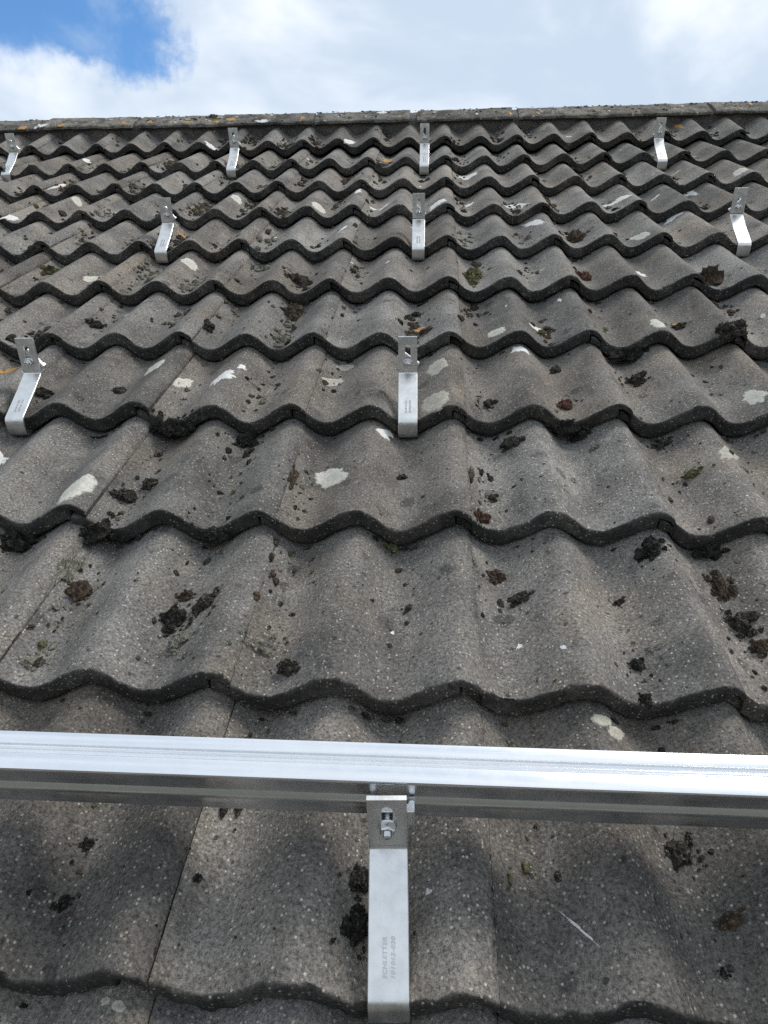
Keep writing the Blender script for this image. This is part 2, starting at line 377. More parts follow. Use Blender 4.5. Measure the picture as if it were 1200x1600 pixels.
HOOKS = [
 dict(x=-.0665, k=0, rz=2.7, zb=.010, hp=.062, dy=.005, label='largest steel roof hook, at the front, bolted to the aluminium rail', bolt_z=.0285, clamp_rot=0, clamp_dx=.004),
 dict(x=-.0815, k=3, zb=.010, hp=.067, label='steel roof hook in the middle of the lowest free row of hooks', rz=1.5, bolt_z=.0165, clamp_rot=38),
 dict(x=-.838, k=3, zb=.010, hp=.067, label='steel roof hook at the left edge with a yellow streak beside it', rz=1.0, bolt_z=.0195, clamp_rot=55, clamp_dx=.004),
 dict(x=-.838, k=6, zb=.015, hp=.068, label='steel roof hook at the left end of the second free row', rz=1.0, bolt_z=.0195, clamp_rot=52, clamp_dx=.004),
 dict(x=-.083, k=6, zb=.015, hp=.068, label='steel roof hook in the middle of the second free row', rz=.5, bolt_z=.0165, clamp_rot=40),
 dict(x=.822, k=6, zb=.015, hp=.068, label='steel roof hook at the right end of the second free row', rz=-1.0, bolt_z=.0165, clamp_rot=-45),
 dict(x=-1.765, k=9, zb=.022, hp=.069, label='steel roof hook under the ridge at the far left end of the top row', rz=1.0, bolt_z=.0195, clamp_rot=52, clamp_dx=.004),
 dict(x=-.842, k=9, zb=.022, hp=.069, label='steel roof hook under the ridge, second from the left in the top row', rz=1.0, bolt_z=.0195, clamp_rot=55, clamp_dx=.004),
 dict(x=-.081, k=9, zb=.022, hp=.069, label='steel roof hook under the ridge, third from the left in the top row', rz=0, bolt_z=.0165, clamp_rot=40),
 dict(x=.820, k=9, zb=.022, hp=.069, label='steel roof hook under the ridge at the far right end of the top row', rz=-1.0, bolt_z=.0165, clamp_rot=-45),
]
# ------------------------------------------------------------------ helpers
def link(o, parent=None, mat=None):
    sc.collection.objects.link(o)
    if parent is not None: o.parent = parent
    if mat is not None: o.matrix_local = mat
    return o
def mesh_obj(name, me, parent=None, mat=None):
    return link(bpy.data.objects.new(name, me), parent, mat)
def tag(o, label=None, cat=None, group=None, kind=None):
    for k, v in (('label', label), ('category', cat), ('group', group), ('kind', kind)):
        if v: o[k] = v
    return o
def bm_mesh(bm, name, mats, smooth=40):
    me = bpy.data.meshes.new(name); bm.to_mesh(me); bm.free()
    for m_ in (mats if isinstance(mats, (list, tuple)) else [mats]): me.materials.append(m_)
    if smooth:
        for p in me.polygons: p.use_smooth = True
        me.set_sharp_from_angle(angle=R(smooth))
    return me
def new_mat(name):
    m_ = bpy.data.materials.new(name); m_.use_nodes = True
    m_.node_tree.nodes.clear()
    gg = NG(m_.node_tree)
    b = gg.n('ShaderNodeBsdfPrincipled'); o = gg.n('ShaderNodeOutputMaterial')
    m_.node_tree.links.new(b.outputs[0], o.inputs[0])
    return m_, gg, b
def bump(gg, b, height, dist, strength=1.0):
    bn = gg.n('ShaderNodeBump', {'Height': height, 'Distance': dist, 'Strength': strength})
    gg.nt.links.new(bn.outputs[0], b.inputs['Normal'])

# ------------------------------------------------------------------ materials
def concrete(name, ca, cb, rnd=True, algae=True, mottled=False):
    m_, q, b = new_mat(name)
    oc = q.n('ShaderNodeTexCoord').outputs['Object']
    oi = q.n('ShaderNodeObjectInfo').outputs['Random']
    off = q.n('ShaderNodeCombineXYZ', {0: q.m('MULTIPLY', oi, 37.0), 1: q.m('MULTIPLY', oi, 91.0), 2: q.m('MULTIPLY', oi, 53.0)}).outputs[0]
    P = q.v('ADD', oc, off)
    big = q.noise(P, 8.0, 4.0, 0.6)
    col = q.mix(q.step(big, 0.30, 0.70), ca, cb)
    # warm / cold drift
    col = q.mix(q.step(q.noise(P, 5.0, 3.0, 0.55), 0.48, 0.72, 0, 0.45), col, (0.215, 0.178, 0.136, 1))
    # streaky run-off staining down the slope
    st = q.noise(q.v('MULTIPLY', P, (20.0, 4.5, 4.5)), 1.0, 5.0, 0.6)
    col = q.mix(q.step(st, 0.48, 0.74, 0, 0.52), col, (0.060, 0.057, 0.055, 1))
    pale = q.noise(q.v('MULTIPLY', q.v('ADD', P, (5.3, 1.7, 0)), (20.0, 9.0, 9.0)), 1.0, 5.0, 0.65)
    col = q.mix(q.step(pale, 0.58, 0.80, 0, 0.5), col, (0.30, 0.28, 0.25, 1))
    # blackish crust lichen, round spots with ragged rims
    wv = q.v('ADD', P, q.v('SCALE', q.n('ShaderNodeTexNoise', {'Vector': P, 'Scale': 45.0, 'Detail': 3.0}).outputs[1], 0.016))
    v1 = q.vor(wv, 26.0)
    sel = q.n('ShaderNodeSeparateColor', {0: v1.outputs['Color']})
    rad = q.lin(sel.outputs[1], 0, 1, 0.10, 0.42)
    spot = q.m('MULTIPLY', q.m('LESS_THAN', sel.outputs[0], 0.33), q.step(q.m('SUBTRACT', v1.outputs['Distance'], rad), -0.10, 0.03, 1, 0))
    col = q.mix(q.m('MULTIPLY', spot, q.lin(sel.outputs[2], 0, 1, 0.25, 0.75)), col, (0.05, 0.05, 0.05, 1))
    v1b = q.vor(wv, 85.0); selb = q.n('ShaderNodeSeparateColor', {0: v1b.outputs['Color']})
    spb = q.m('MULTIPLY', q.m('LESS_THAN', selb.outputs[0], 0.13), q.step(q.m('SUBTRACT', v1b.outputs['Distance'], q.lin(selb.outputs[1], 0, 1, 0.08, 0.36)), -0.08, 0.02, 1, 0))
    col = q.mix(q.m('MULTIPLY', spb, 0.8), col, (0.035, 0.034, 0.033, 1))
    # sand grain
    gr = q.noise(P, 260.0, 4.0, 0.8)
    col = q.mix(1.0, col, q.grey(q.lin(gr, 0.32, 0.68, 0.28, 1.85)), 'MULTIPLY')
    # exposed pale and tan aggregate
    v2 = q.vor(P, 250.0); s2 = q.n('ShaderNodeSeparateColor', {0: v2.outputs['Color']})
    peb = q.m('MULTIPLY', q.m('GREATER_THAN', s2.outputs[0], 0.80), q.step(v2.outputs['Distance'], 0.22, 0.45, 1, 0))
    pcol = q.mix(s2.outputs[1], (0.26, 0.22, 0.17, 1), (0.58, 0.55, 0.49, 1))
    col = q.mix(q.m('MULTIPLY', peb, 0.85), col, pcol)
    v3 = q.vor(P, 140.0); s3 = q.n('ShaderNodeSeparateColor', {0: v3.outputs['Color']})
    peb3 = q.m('MULTIPLY', q.m('GREATER_THAN', s3.outputs[0], 0.955), q.step(v3.outputs['Distance'], q.lin(s3.outputs[2], 0, 1, 0.0, 0.16), q.lin(s3.outputs[2], 0, 1, 0.08, 0.30), 1, 0))
    col = q.mix(q.m('MULTIPLY', peb3, 0.9), col, q.mix(s3.outputs[1], (0.36, 0.29, 0.20, 1), (0.70, 0.69, 0.65, 1)))
    if mottled:     # crusted with small lichens
        mv = q.vor(q.v('ADD', wv, (3.1, 0, 0)), 48.0); ms = q.n('ShaderNodeSeparateColor', {0: mv.outputs['Color']})
        mk = q.m('MULTIPLY', q.m('LESS_THAN', ms.outputs[0], 0.55), q.step(q.m('SUBTRACT', mv.outputs['Distance'], q.lin(ms.outputs[1], 0, 1, 0.08, 0.36)), -0.12, 0.04, 1, 0))
        mc_ = q.mix(q.m('GREATER_THAN', ms.outputs[2], 0.5), (0.46, 0.45, 0.40, 1), (0.27, 0.24, 0.11, 1))
        mc_ = q.mix(q.m('GREATER_THAN', ms.outputs[2], 0.86), mc_, (0.36, 0.19, 0.06, 1))
        col = q.mix(q.m('MULTIPLY', mk, 0.8), col, mc_)
        dk = q.noise(q.v('ADD', P, (9, 4, 2)), 22.0, 4.0, 0.65)
        col = q.mix(q.step(dk, 0.46, 0.62, 0, 0.80), col, (0.045, 0.043, 0.038, 1))
    if rnd:
        r2 = q.m('FRACT', q.m('MULTIPLY', oi, 17.31))
        col = q.mix(1.0, col, q.grey(q.lin(r2, 0, 1, 0.76, 1.20)), 'MULTIPLY')
        r3 = q.m('FRACT', q.m('MULTIPLY', oi, 71.7))
        col = q.mix(1.0, col, q.mix(r3, (1.04, 1.0, 0.95, 1), (0.99, 1.0, 1.0, 1)), 'MULTIPLY')
    if algae:   # black algae coat on the dripping lower edge
        ed = q.n('ShaderNodeAttribute', attribute_name='edge').outputs['Fac']
        en = q.noise(P, 70.0, 4.0, 0.65)
        ef = q.step(q.m('ADD', ed, q.m('MULTIPLY', q.m('SUBTRACT', en, 0.5), 0.9)), 0.30, 0.72, 0, 0.90)
        ef = q.m('MULTIPLY', ef, q.step(q.noise(P, 16.0, 3.0, 0.6), 0.34, 0.58, 0.62, 1.0))
        ac = q.mix(q.step(q.noise(P, 300.0, 2.0), 0.4, 0.7), (0.014, 0.014, 0.013, 1), (0.042, 0.040, 0.036, 1))
        col = q.mix(q.m('MULTIPLY', ef, q.m('SUBTRACT', 1.0, q.m('MULTIPLY', peb, 0.6))), col, ac)
    q.put(b, 'Base Color', col)
    b.inputs['Roughness'].default_value = 0.93
    b.inputs['Specular IOR Level'].default_value = 0.25
    bump(q, b, gr, 0.0036, 1.0)
    return m_
M_TILE = concrete('weathered_concrete', (0.110, 0.105, 0.099, 1), (0.206, 0.196, 0.182, 1))
M_RIDGE = concrete('ridge_concrete', (0.105, 0.10, 0.092, 1), (0.185, 0.175, 0.155, 1), algae=False, mottled=True)
M_MORTAR = concrete('bedding_mortar', (0.085, 0.078, 0.072, 1), (0.15, 0.14, 0.13, 1), rnd=False, algae=False)

def metal(name, col, rough, streak, gloss_var=0.1, bumpd=0.0, smudge=1.0):
    m_, q, b = new_mat(name)
    oc = q.n('ShaderNodeTexCoord').outputs['Object']
    s1 = q.noise(q.v('MULTIPLY', oc, streak), 1.0, 4.0, 0.6)
    s2 = q.noise(oc, 60.0, 4.0, 0.6)
    q.put(b, 'Base Color', q.mix(q.step(s2, 0.35, 0.75, 0, 0.7 * smudge), col, tuple(c * 0.80 for c in col[:3]) + (1,)))
    b.inputs['Metallic'].default_value = 1.0
    s3 = q.noise(q.v('ADD', oc, q.v('SCALE', q.n('ShaderNodeObjectInfo').outputs['Location'], 3.0)), 38.0, 5.0, 0.7)
    q.put(b, 'Roughness', q.m('ADD', q.lin(s1, 0.3, 0.7, rough - gloss_var, rough + gloss_var), q.step(s3, 0.42, 0.70, -0.05 * smudge, 0.12 * smudge)))
    if bumpd: bump(q, b, s1, bumpd, 0.6)
    return m_
M_ALU = metal('extruded_aluminium', (0.91, 0.915, 0.92, 1), 0.25, (0.8, 500.0, 500.0), 0.05, smudge=0.25)
M_STEEL = metal('stainless_steel', (0.77, 0.765, 0.745, 1), 0.40, (700.0, 30.0, 30.0), 0.04)
M_STAMP = metal('stamped_steel', (0.55, 0.55, 0.54, 1), 0.5, (300.0, 300.0, 300.0), 0.04)
M_CAST = metal('clamp_aluminium', (0.88, 0.89, 0.90, 1), 0.40, (300.0, 300.0, 300.0), 0.06)
M_BOLT = metal('bolt_steel', (0.66, 0.66, 0.65, 1), 0.24, (200.0, 200.0, 200.0), 0.05)

def crust(name, ca, cb, edge):
    m_, q, b = new_mat(name)
    oc = q.n('ShaderNodeTexCoord').outputs['Object']
    n1 = q.noise(oc, 130.0, 5.0, 0.7); n2 = q.noise(oc, 420.0, 3.0, 0.7)
    col = q.mix(q.step(n1, 0.34, 0.68), ca, cb)
    rim = q.n('ShaderNodeAttribute', attribute_name='rim').outputs['Fac']
    ring = q.step(q.m('ADD', rim, q.m('MULTIPLY', q.m('SUBTRACT', n1, 0.5), 0.8)), 0.35, 0.6)
    col = q.mix(q.m('MULTIPLY', q.m('SUBTRACT', 1.0, ring), 0.30), col, edge)
    col = q.mix(q.step(n2, 0.54, 0.72, 0, 0.7), col, (0.17, 0.16, 0.14, 1))
    rg = q.m('SINE', q.m('ADD', q.m('MULTIPLY', rim, 17.0), q.m('MULTIPLY', n1, 9.0)))
    col = q.mix(q.step(rg, 0.1, 0.9, 0, 0.38), col, edge)
    gone = q.step(q.m('ADD', rim, q.m('MULTIPLY', q.m('SUBTRACT', n1, 0.5), 1.5)), 0.68, 1.06)
    col = q.mix(gone, col, q.mix(n2, (0.09, 0.083, 0.072, 1), (0.26, 0.24, 0.21, 1)))
    q.put(b, 'Base Color', col); b.inputs['Roughness'].default_value = 0.95; b.inputs['Specular IOR Level'].default_value = 0.15
    bump(q, b, n2, 0.0015, 0.8)
    return m_
M_LICH = {'cream': crust('cream_lichen', (0.46, 0.45, 0.39, 1), (0.62, 0.61, 0.55, 1), (0.31, 0.30, 0.25, 1)),
          'white': crust('white_lichen', (0.62, 0.61, 0.58, 1), (0.76, 0.755, 0.72, 1), (0.5, 0.5, 0.48, 1)),
          'pale': crust('pale_lichen', (0.33, 0.315, 0.26, 1), (0.50, 0.48, 0.41, 1), (0.22, 0.21, 0.17, 1)),
          'orange': crust('orange_lichen', (0.42, 0.20, 0.05, 1), (0.52, 0.30, 0.09, 1), (0.30, 0.19, 0.09, 1))}
def mossy(name, ca, cb, cc):
    m_, q, b = new_mat(name)
    oc = q.n('ShaderNodeTexCoord').outputs['Object']
    oi = q.n('ShaderNodeObjectInfo').outputs['Random']
    P = q.v('ADD', oc, q.n('ShaderNodeCombineXYZ', {0: q.m('MULTIPLY', oi, 19.0), 1: q.m('MULTIPLY', oi, 7.0), 2: 0.0}).outputs[0])
    P = q.v('ADD', q.n('ShaderNodeNewGeometry').outputs['Position'], q.n('ShaderNodeCombineXYZ', {0: q.m('MULTIPLY', oi, 19.0)}).outputs[0])
    n1 = q.noise(P, 90.0, 4.0, 0.65); n2 = q.noise(P, 330.0, 3.0, 0.75)
    col = q.mix(q.step(n1, 0.35, 0.66), ca, cb)
    col = q.mix(q.step(n2, 0.52, 0.72, 0, 0.95), col, cc)
    q.put(b, 'Base Color', col); b.inputs['Roughness'].default_value = 1.0; b.inputs['Specular IOR Level'].default_value = 0.1
    return m_
M_MOSS = {'black': mossy('black_moss', (0.009, 0.009, 0.008, 1), (0.022, 0.020, 0.017, 1), (0.10, 0.095, 0.082, 1)),
          'dark': mossy('dark_moss', (0.015, 0.014, 0.012, 1), (0.040, 0.035, 0.028, 1), (0.19, 0.175, 0.15, 1)),
          'brown': mossy('brown_moss', (0.026, 0.019, 0.014, 1), (0.062, 0.044, 0.031, 1), (0.17, 0.14, 0.11, 1)),
          'rust': mossy('rust_moss', (0.032, 0.017, 0.013, 1), (0.085, 0.042, 0.029, 1), (0.18, 0.12, 0.09, 1)),
          'green': mossy('olive_moss', (0.035, 0.034, 0.016, 1), (0.095, 0.092, 0.045, 1), (0.22, 0.215, 0.14, 1)),
          'pale': mossy('grey_moss', (0.055, 0.052, 0.042, 1), (0.15, 0.145, 0.115, 1), (0.40, 0.39, 0.33, 1))}
def plain(name, col, rough=0.9):
    m_, q, b = new_mat(name)
    oc = q.n('ShaderNodeTexCoord').outputs['Object']
    q.put(b, 'Base Color', q.mix(q.noise(oc, 3.0, 5.0, 0.6), tuple(c * 0.7 for c in col) + (1,), tuple(c * 1.25 for c in col) + (1,)))
    b.inputs['Roughness'].default_value = rough
    return m_
M_FELT = plain('roof_felt', (0.03, 0.03, 0.032))
M_GROUND = plain('paved_ground', (0.060, 0.062, 0.048))
M_HOLE = plain('socket_shadow_steel', (0.10, 0.10, 0.10), 0.5)

# ------------------------------------------------------------------ ground
bm = bmesh.new()
bmesh.ops.create_grid(bm, x_segments=8, y_segments=8, size=2000)
gnd = mesh_obj('ground', bm_mesh(bm, 'ground', M_GROUND)); tag(gnd, 'flat paved ground far below the roof', None, None, 'structure')

# ------------------------------------------------------------------ roof
roof = bpy.data.objects.new('tiled_roof', None); link(roof); roof.matrix_world = ROOF
tag(roof, 'weathered grey concrete tiled roof slope rising to its ridge', 'roof')
def wave(x):
    u = x / 0.15
    u += 0.030 * (1 - math.cos(2 * math.pi * u))          # steep right flank, long left one
    return AMP * (max(0.0, 0.5 + 0.5 * math.cos(2 * math.pi * u)) ** 1.10 - 1.0)
LIP0, LIP1 = 0.300, 0.3265      # overlapping side lip of a tile
UND = 0.0268                    # water channel under the neighbour's lip
def tile_noise(x, y, seed):
    n1 = noise.noise(Vector((x * 9 + seed * 7.1, y * 7, seed * 3.3)))
    n2 = noise.noise(Vector((x * 45 + seed * 5.7, y * 45, seed)))
    n3 = noise.noise(Vector((x * 130, y * 130 + seed * 2.9, seed)))
    return 0.0011 * n1 + 0.0006 * n2 + 0.0003 * n3
def tile_top(x, y, seed):
    z = wave(x) - STEP * y / G + tile_noise(x, y, seed)
    if x > 0.1 and x < LIP1 + 1e-6 and x > LIP1 - 0.004: z -= 0.0012     # worn lip arris
    if UND <= x < UND + 0.03: z -= 0.0034 * (1 - (x - UND) / 0.03)
    z += 0.0022 * math.exp(-((x - 0.300) / 0.022) ** 2)                  # the lapping roll stands a little prouder
    return z
def make_tile(seed):
    cols = []          # (x, top_drop, thickness)
    n = 6
    for i in range(n + 1): cols.append((.0032 + (UND - .0032) * i / n, 0.0158, THK - 0.0158))
    n = 62
    for i in range(n + 1): cols.append((UND + 0.0002 + (LIP0 - UND - 0.0002) * i / n, 0.0, THK))
    n = 6
    for i in range(n + 1): cols.append((LIP0 + 0.0002 + (LIP1 - LIP0 - 0.0002) * i / n, 0.0, 0.0115))
    ys = [0.42, 0.36, 0.315] + [0.315 - 0.315 * (i / 30.0) for i in range(1, 30)] + [0.0066]
    nf = 6
    verts, edge = [], []
    rowsn = None
    for x, drop, th in cols:
        fy = 0.0034 * noise.noise(Vector((x * 22, seed * 4.1, 0.3))) + 0.0018 * noise.noise(Vector((x * 110, seed * 2.2, 1.3)))
        chip = max(0.0, noise.noise(Vector((x * 40, seed * 9.7, 4.0))) - 0.22) * 0.014
        if drop: fy += .004
        sec = []
        for y in ys:
            sec.append((y + fy * max(0, 1 - y / 0.03), tile_top(x, y, seed) - drop, max(0.0, 1 - y / 0.010) * 0.30))
        z0 = tile_top(x, 0, seed) - drop
        r = 0.0045 if th > 0.014 else 0.003
        for a in (25, 50, 75):
            sec.append((fy + chip + r - r * math.sin(R(a)), z0 - chip * 0.8 - r + r * math.cos(R(a)), 0.5 + 0.5 * a / 90))
        for i in range(1, nf + 1):
            t = i / nf
            zz = z0 - r - (th - r + (0.0022 * noise.noise(Vector((x * 16, seed * 6.1, 8.0))) if th > .02 else 0)) * t
            rough = 0.0016 * noise.noise(Vector((x * 150, zz * 150, seed * 3.1))) + 0.0016 * noise.noise(Vector((x * 60, zz * 60, seed * 1.7)))
            sec.append((fy + chip * (1 - t) + rough + (0.003 if i == nf else 0), zz, 1.0))
        sec.append((0.06, tile_top(x, 0.06, seed) - drop - th, 0.6))
        sec.append((0.42, tile_top(x, 0.42, seed) - drop - th, 0.0))
        rowsn = len(sec)
        for (y, z, e) in sec: verts.append((x, y, z)); edge.append(e)
    faces = []
    nc = len(cols)
    for c in range(nc - 1):
        for r_ in range(rowsn):
            a, b2 = c * rowsn + r_, c * rowsn + (r_ + 1) % rowsn
            faces.append((a, b2, b2 + rowsn, a + rowsn))
    faces.append(tuple(range(rowsn - 1, -1, -1)))
    faces.append(tuple((nc - 1) * rowsn + i for i in range(rowsn)))
    me = bpy.data.meshes.new('roof_tile'); me.from_pydata(verts, [], faces)
    at = me.attributes.new('edge', 'FLOAT', 'POINT'); at.data.foreach_set('value', edge)
    me.materials.append(M_TILE)
    bm_ = bmesh.new(); bm_.from_mesh(me); bmesh.ops.recalc_face_normals(bm_, faces=bm_.faces); bm_.to_mesh(me); bm_.free()
    for p in me.polygons: p.use_smooth = True
    me.set_sharp_from_angle(angle=R(42))
    return me
random.seed(11)
NV = 12
TILE_ME = [make_tile(s + 1) for s in range(NV)]
TILES = {}
COL0, COL1 = -10, 8
for k in range(-1, 11):
    for c in range(COL0, COL1):
        v = random.randrange(NV)
        t = mesh_obj('roof_tile', TILE_ME[v], roof)
        sway = 0.0
        ml = (Matrix.Translation((c * TW + random.uniform(-.0005, .0005), k * G + random.uniform(-.005, .004), random.uniform(-.0014, .0018) + (.006 if k == 10 else 0)))
              @ Matrix.Rotation(R(random.uniform(-.16, .16)), 4, 'Z') @ Matrix.Rotation(R(random.uniform(-.18, .18)), 4, 'Y'))
        if k == 10:     # the last course is cut and cocked up against the ridge
            ml = ml @ Matrix.Rotation(R(9.5), 4, 'X') @ Matrix.Diagonal((1, .75, 1, 1))
        t.matrix_local = ml
        TILES[(c, k)] = (t, v + 1)
# deck and the far slope under and behind the tiles
bm = bmesh.new()
def quad(bm, pts):
    return bm.faces.new([bm.verts.new(p) for p in pts])
x0, x1 = COL0 * TW, COL1 * TW + .02
YA = 3.47
far = Vector((0, math.cos(R(60)), -math.sin(R(60)))) * 3.6
quad(bm, [(x0, -.34, -.135), (x1, -.34, -.135), (x1, YA, -.135), (x0, YA, -.135)])
quad(bm, [(x0, YA, -.135), (x1, YA, -.135), (x1, YA + far.y, -.135 + far.z), (x0, YA + far.y, -.135 + far.z)])
ret = bmesh.ops.solidify(bm, geom=bm.faces[:], thickness=0.02)
mesh_obj('roof_deck', bm_mesh(bm, 'roof_deck', M_FELT, None), roof)

# ridge: mortar bed and ridge tiles
def sweep_profile(prof, xa, xb, nx, seed, amp, mat, name):
    """closed y-z profile swept along x, with a little relief"""
    verts, faces = [], []
    n = len(prof)
    for i in range(nx + 1):
        x = xa + (xb - xa) * i / nx
        for (y, z) in prof:
            d = amp * (noise.noise(Vector((x * 14, y * 30 + seed, z * 30))) + 0.6 * noise.noise(Vector((x * 60, y * 70 + seed, z * 70))))
            verts.append((x, y + d * 0.5, z + d))
    for i in range(nx):
        for j in range(n):
            a, b2 = i * n + j, i * n + (j + 1) % n
            faces.append((a, b2, b2 + n, a + n))
    faces.append(tuple(range(n - 1, -1, -1))); faces.append(tuple(nx * n + j for j in range(n)))
    me = bpy.data.meshes.new(name); me.from_pydata(verts, [], faces); me.materials.append(mat)
    bm_ = bmesh.new(); bm_.from_mesh(me); bmesh.ops.recalc_face_normals(bm_, faces=bm_.faces); bm_.to_mesh(me); bm_.free()
    for p in me.polygons: p.use_smooth = True
    me.set_sharp_from_angle(angle=R(45))
    return me
bed = [(3.318, .026), (3.316, .01), (3.314, -.01), (3.316, -.035), (3.318, -.06), (3.318, -.12), (3.44, -.12), (3.44, .036), (3.425, .0405), (3.38, .038), (3.33, .034)]
mesh_obj('mortar_bed', sweep_profile(bed, x0, x1, 220, 3.1, .006, M_MORTAR, 'mortar_bed'), roof)
outer = [(3.297, .0265), (3.298, .0345), (3.303, .0378), (3.33, .0410), (3.36, .0438), (3.39, .0460), (3.415, .0474), (3.432, .0472), (3.446, .043), (3.458, .034), (3.475, .010), (3.52, -.065), (3.555, -.125)]
inner = [(3.54, -.130), (3.50, -.065), (3.455, .006), (3.440, .026), (3.425, .031), (3.39, .031), (3.33, .0275), (3.301, .0252)]
RME = [sweep_profile(outer + inner, -.2105, .2105, 26, 20 + s * 3.7, .0034, M_RIDGE, 'ridge_tile') for s in range(4)]
i = 0
RIDGES = []
xr = -.13 - .43 * 7 + .215
while xr < x1 - .1:
    t = mesh_obj('ridge_tile', RME[random.randrange(4)], roof)
    t.matrix_local = Matrix.Translation((xr, 0, random.uniform(-.004, .003))) @ Matrix.Rotation(R(random.uniform(-.6, .6)), 4, 'Y') @ Matrix.Rotation(R(random.uniform(-.5, .5)), 4, 'Z')
    RIDGES.append((xr, t)); xr += .43

# ------------------------------------------------------------------ lichen crusts (grow on their tile)
def lichen_mesh(A, B, cx, cy, zfun, seed, kind, thick):
    nr, na = 7, 40
    verts, rim, faces = [], [], []
    ph = seed * 1.37
    if kind in ('white', 'orange') : rag = 0.55
    else: rag = 0.26
    def pt(rr, a):
        wob_ = 1 + rag * noise.noise(Vector((math.cos(a) * 1.6 + ph, math.sin(a) * 1.6, seed))) + rag * 0.8 * noise.noise(Vector((math.cos(a) * 5 + ph, math.sin(a) * 5, seed + 9)))
        u, v_ = rr * wob_ * math.cos(a), rr * wob_ * math.sin(a)
        bend = 0.18 * (u * u - 0.4) if kind == 'white' else 0.0
        x = cx + A[0] * u + B[0] * (v_ + bend * 2); y = cy + A[1] * u + B[1] * (v_ + bend * 2)
        return x, y
    x, y = pt(0, 0); verts.append((x, y, zfun(x, y) + thick)); rim.append(0.0)
    for i_ in range(1, nr + 1):
        rr = i_ / nr
        for j in range(na):
            a = 2 * math.pi * j / na
            x, y = pt(rr, a)
            hgt = thick * (1.0 if rr < 0.85 else (0.55 if rr < 0.99 else -1.2))
            hgt += 0.0005 * noise.noise(Vector((x * 220, y * 220, seed))) * (rr < 0.9)
            verts.append((x, y, zfun(x, y) + hgt)); rim.append(rr)
    for j in range(na): faces.append((0, 1 + j, 1 + (j + 1) % na))
    for i_ in range(nr - 1):
        for j in range(na):
            a = 1 + i_ * na + j; b2 = 1 + i_ * na + (j + 1) % na
            faces.append((a, a + na, b2 + na, b2))
    me = bpy.data.meshes.new('lichen_patch'); me.from_pydata(verts, [], faces)
    at = me.attributes.new('rim', 'FLOAT', 'POINT'); at.data.foreach_set('value', rim)
    me.materials.append(M_LICH[kind])
    for p in me.polygons: p.use_smooth = True
    return me
random.seed(91)
for _ in range(110):                          # smaller crusts, mostly on the upper courses
    k = random.choice([3, 4, 5, 6, 6, 7, 7, 8, 8, 9, 9, 10]); m = random.randrange(-14, 12)
    a_ = random.choice([random.uniform(.008, .03), random.uniform(.004, .010)]); th_ = random.choice([-1, 1]) * R(random.uniform(10, 80))
    bw = a_ * random.uniform(.18, .5)
    LICHEN.append((m * .15 + random.uniform(.03, .14), k * G + random.uniform(.03, .20 if k == 10 else .28), a_ * math.cos(th_), a_ * math.sin(th_), -bw * math.sin(th_), bw * math.cos(th_), random.choice(['white', 'white', 'cream', 'pale', 'pale', 'cream', 'orange'] if a_ < .01 else ['white', 'white', 'cream', 'pale'])))
for s, (lx, ly, ax, ay, bx, by, kind) in enumerate(LICHEN):
    k = math.floor(ly / G); yy = (ly - k * G) / (.75 if k >= 10 else 1)
    c = math.floor((lx - UND - .0005) / TW)
    if (c, k) not in TILES: continue
    t, seed = TILES[(c, k)]
    tx = lx - c * TW
    ymax = max(abs(ay), abs(by))
    yy = max(yy, min(ymax * 0.9 + .008, .12))
    zf = lambda x, y: tile_top(min(max(x, UND + .002), LIP1 - .003), max(y, .002), seed)
    mesh_obj('lichen_patch', lichen_mesh((ax, ay), (bx, by), tx, yy, zf, s + 1.5, kind, 0.0008), t)
def ridge_z(y):
    for (ya, za), (yb, zb) in zip(outer[1:], outer[2:]):
        if ya <= y <= yb: return za + (zb - za) * (y - ya) / max(yb - ya, 1e-6)
    return .03
rs = list(RIDGE_SPOTS)
random.seed(5)
for _ in range(46):
    rs.append((random.uniform(-2.4, 1.9), random.uniform(.1, .9), random.uniform(.008, .024), random.uniform(.008, .016), random.choice(['pale', 'pale', 'pale', 'white', 'cream', 'orange'])))
for s, (lx, f, a, b2, kind) in enumerate(rs):
    xr, t = min(RIDGES, key=lambda q_: abs(q_[0] - lx))
    yc = 3.42 - .11 * min(max(f, .05), 1.0)
    b3 = min(b2 * 1.6, .045)
    zf = lambda x, y: ridge_z(min(max(y, 3.302), 3.44)) + .0008
    mesh_obj('lichen_patch', lichen_mesh((a / 2, 0), (0, b3 / 2), lx - xr, yc, zf, s + 60.5, kind, 0.0014), t)

# ------------------------------------------------------------------ mounting rail
RAIL_W = 3.4
def extrude_x(prof, xa, xb, mat, name, bev=0.0):
    bm_ = bmesh.new()
    va = [bm_.verts.new((xa, y, z)) for y, z in prof]; vb = [bm_.verts.new((xb, y, z)) for y, z in prof]
    n = len(prof)
    for i_ in range(n): bm_.faces.new((va[i_], va[(i_ + 1) % n], vb[(i_ + 1) % n], vb[i_]))
    bm_.faces.new(list(reversed(va))); bm_.faces.new(vb)
    bmesh.ops.recalc_face_normals(bm_, faces=bm_.faces)
    if bev:
        ed_ = [e for e in bm_.edges if e.calc_face_angle(0) > 0.5 and abs((e.verts[0].co - e.verts[1].co).x) > 0.01]
        bmesh.ops.bevel(bm_, geom=ed_, offset=bev, segments=2, affect='EDGES', profile=0.5)
    return bm_mesh(bm_, name, mat, 30)
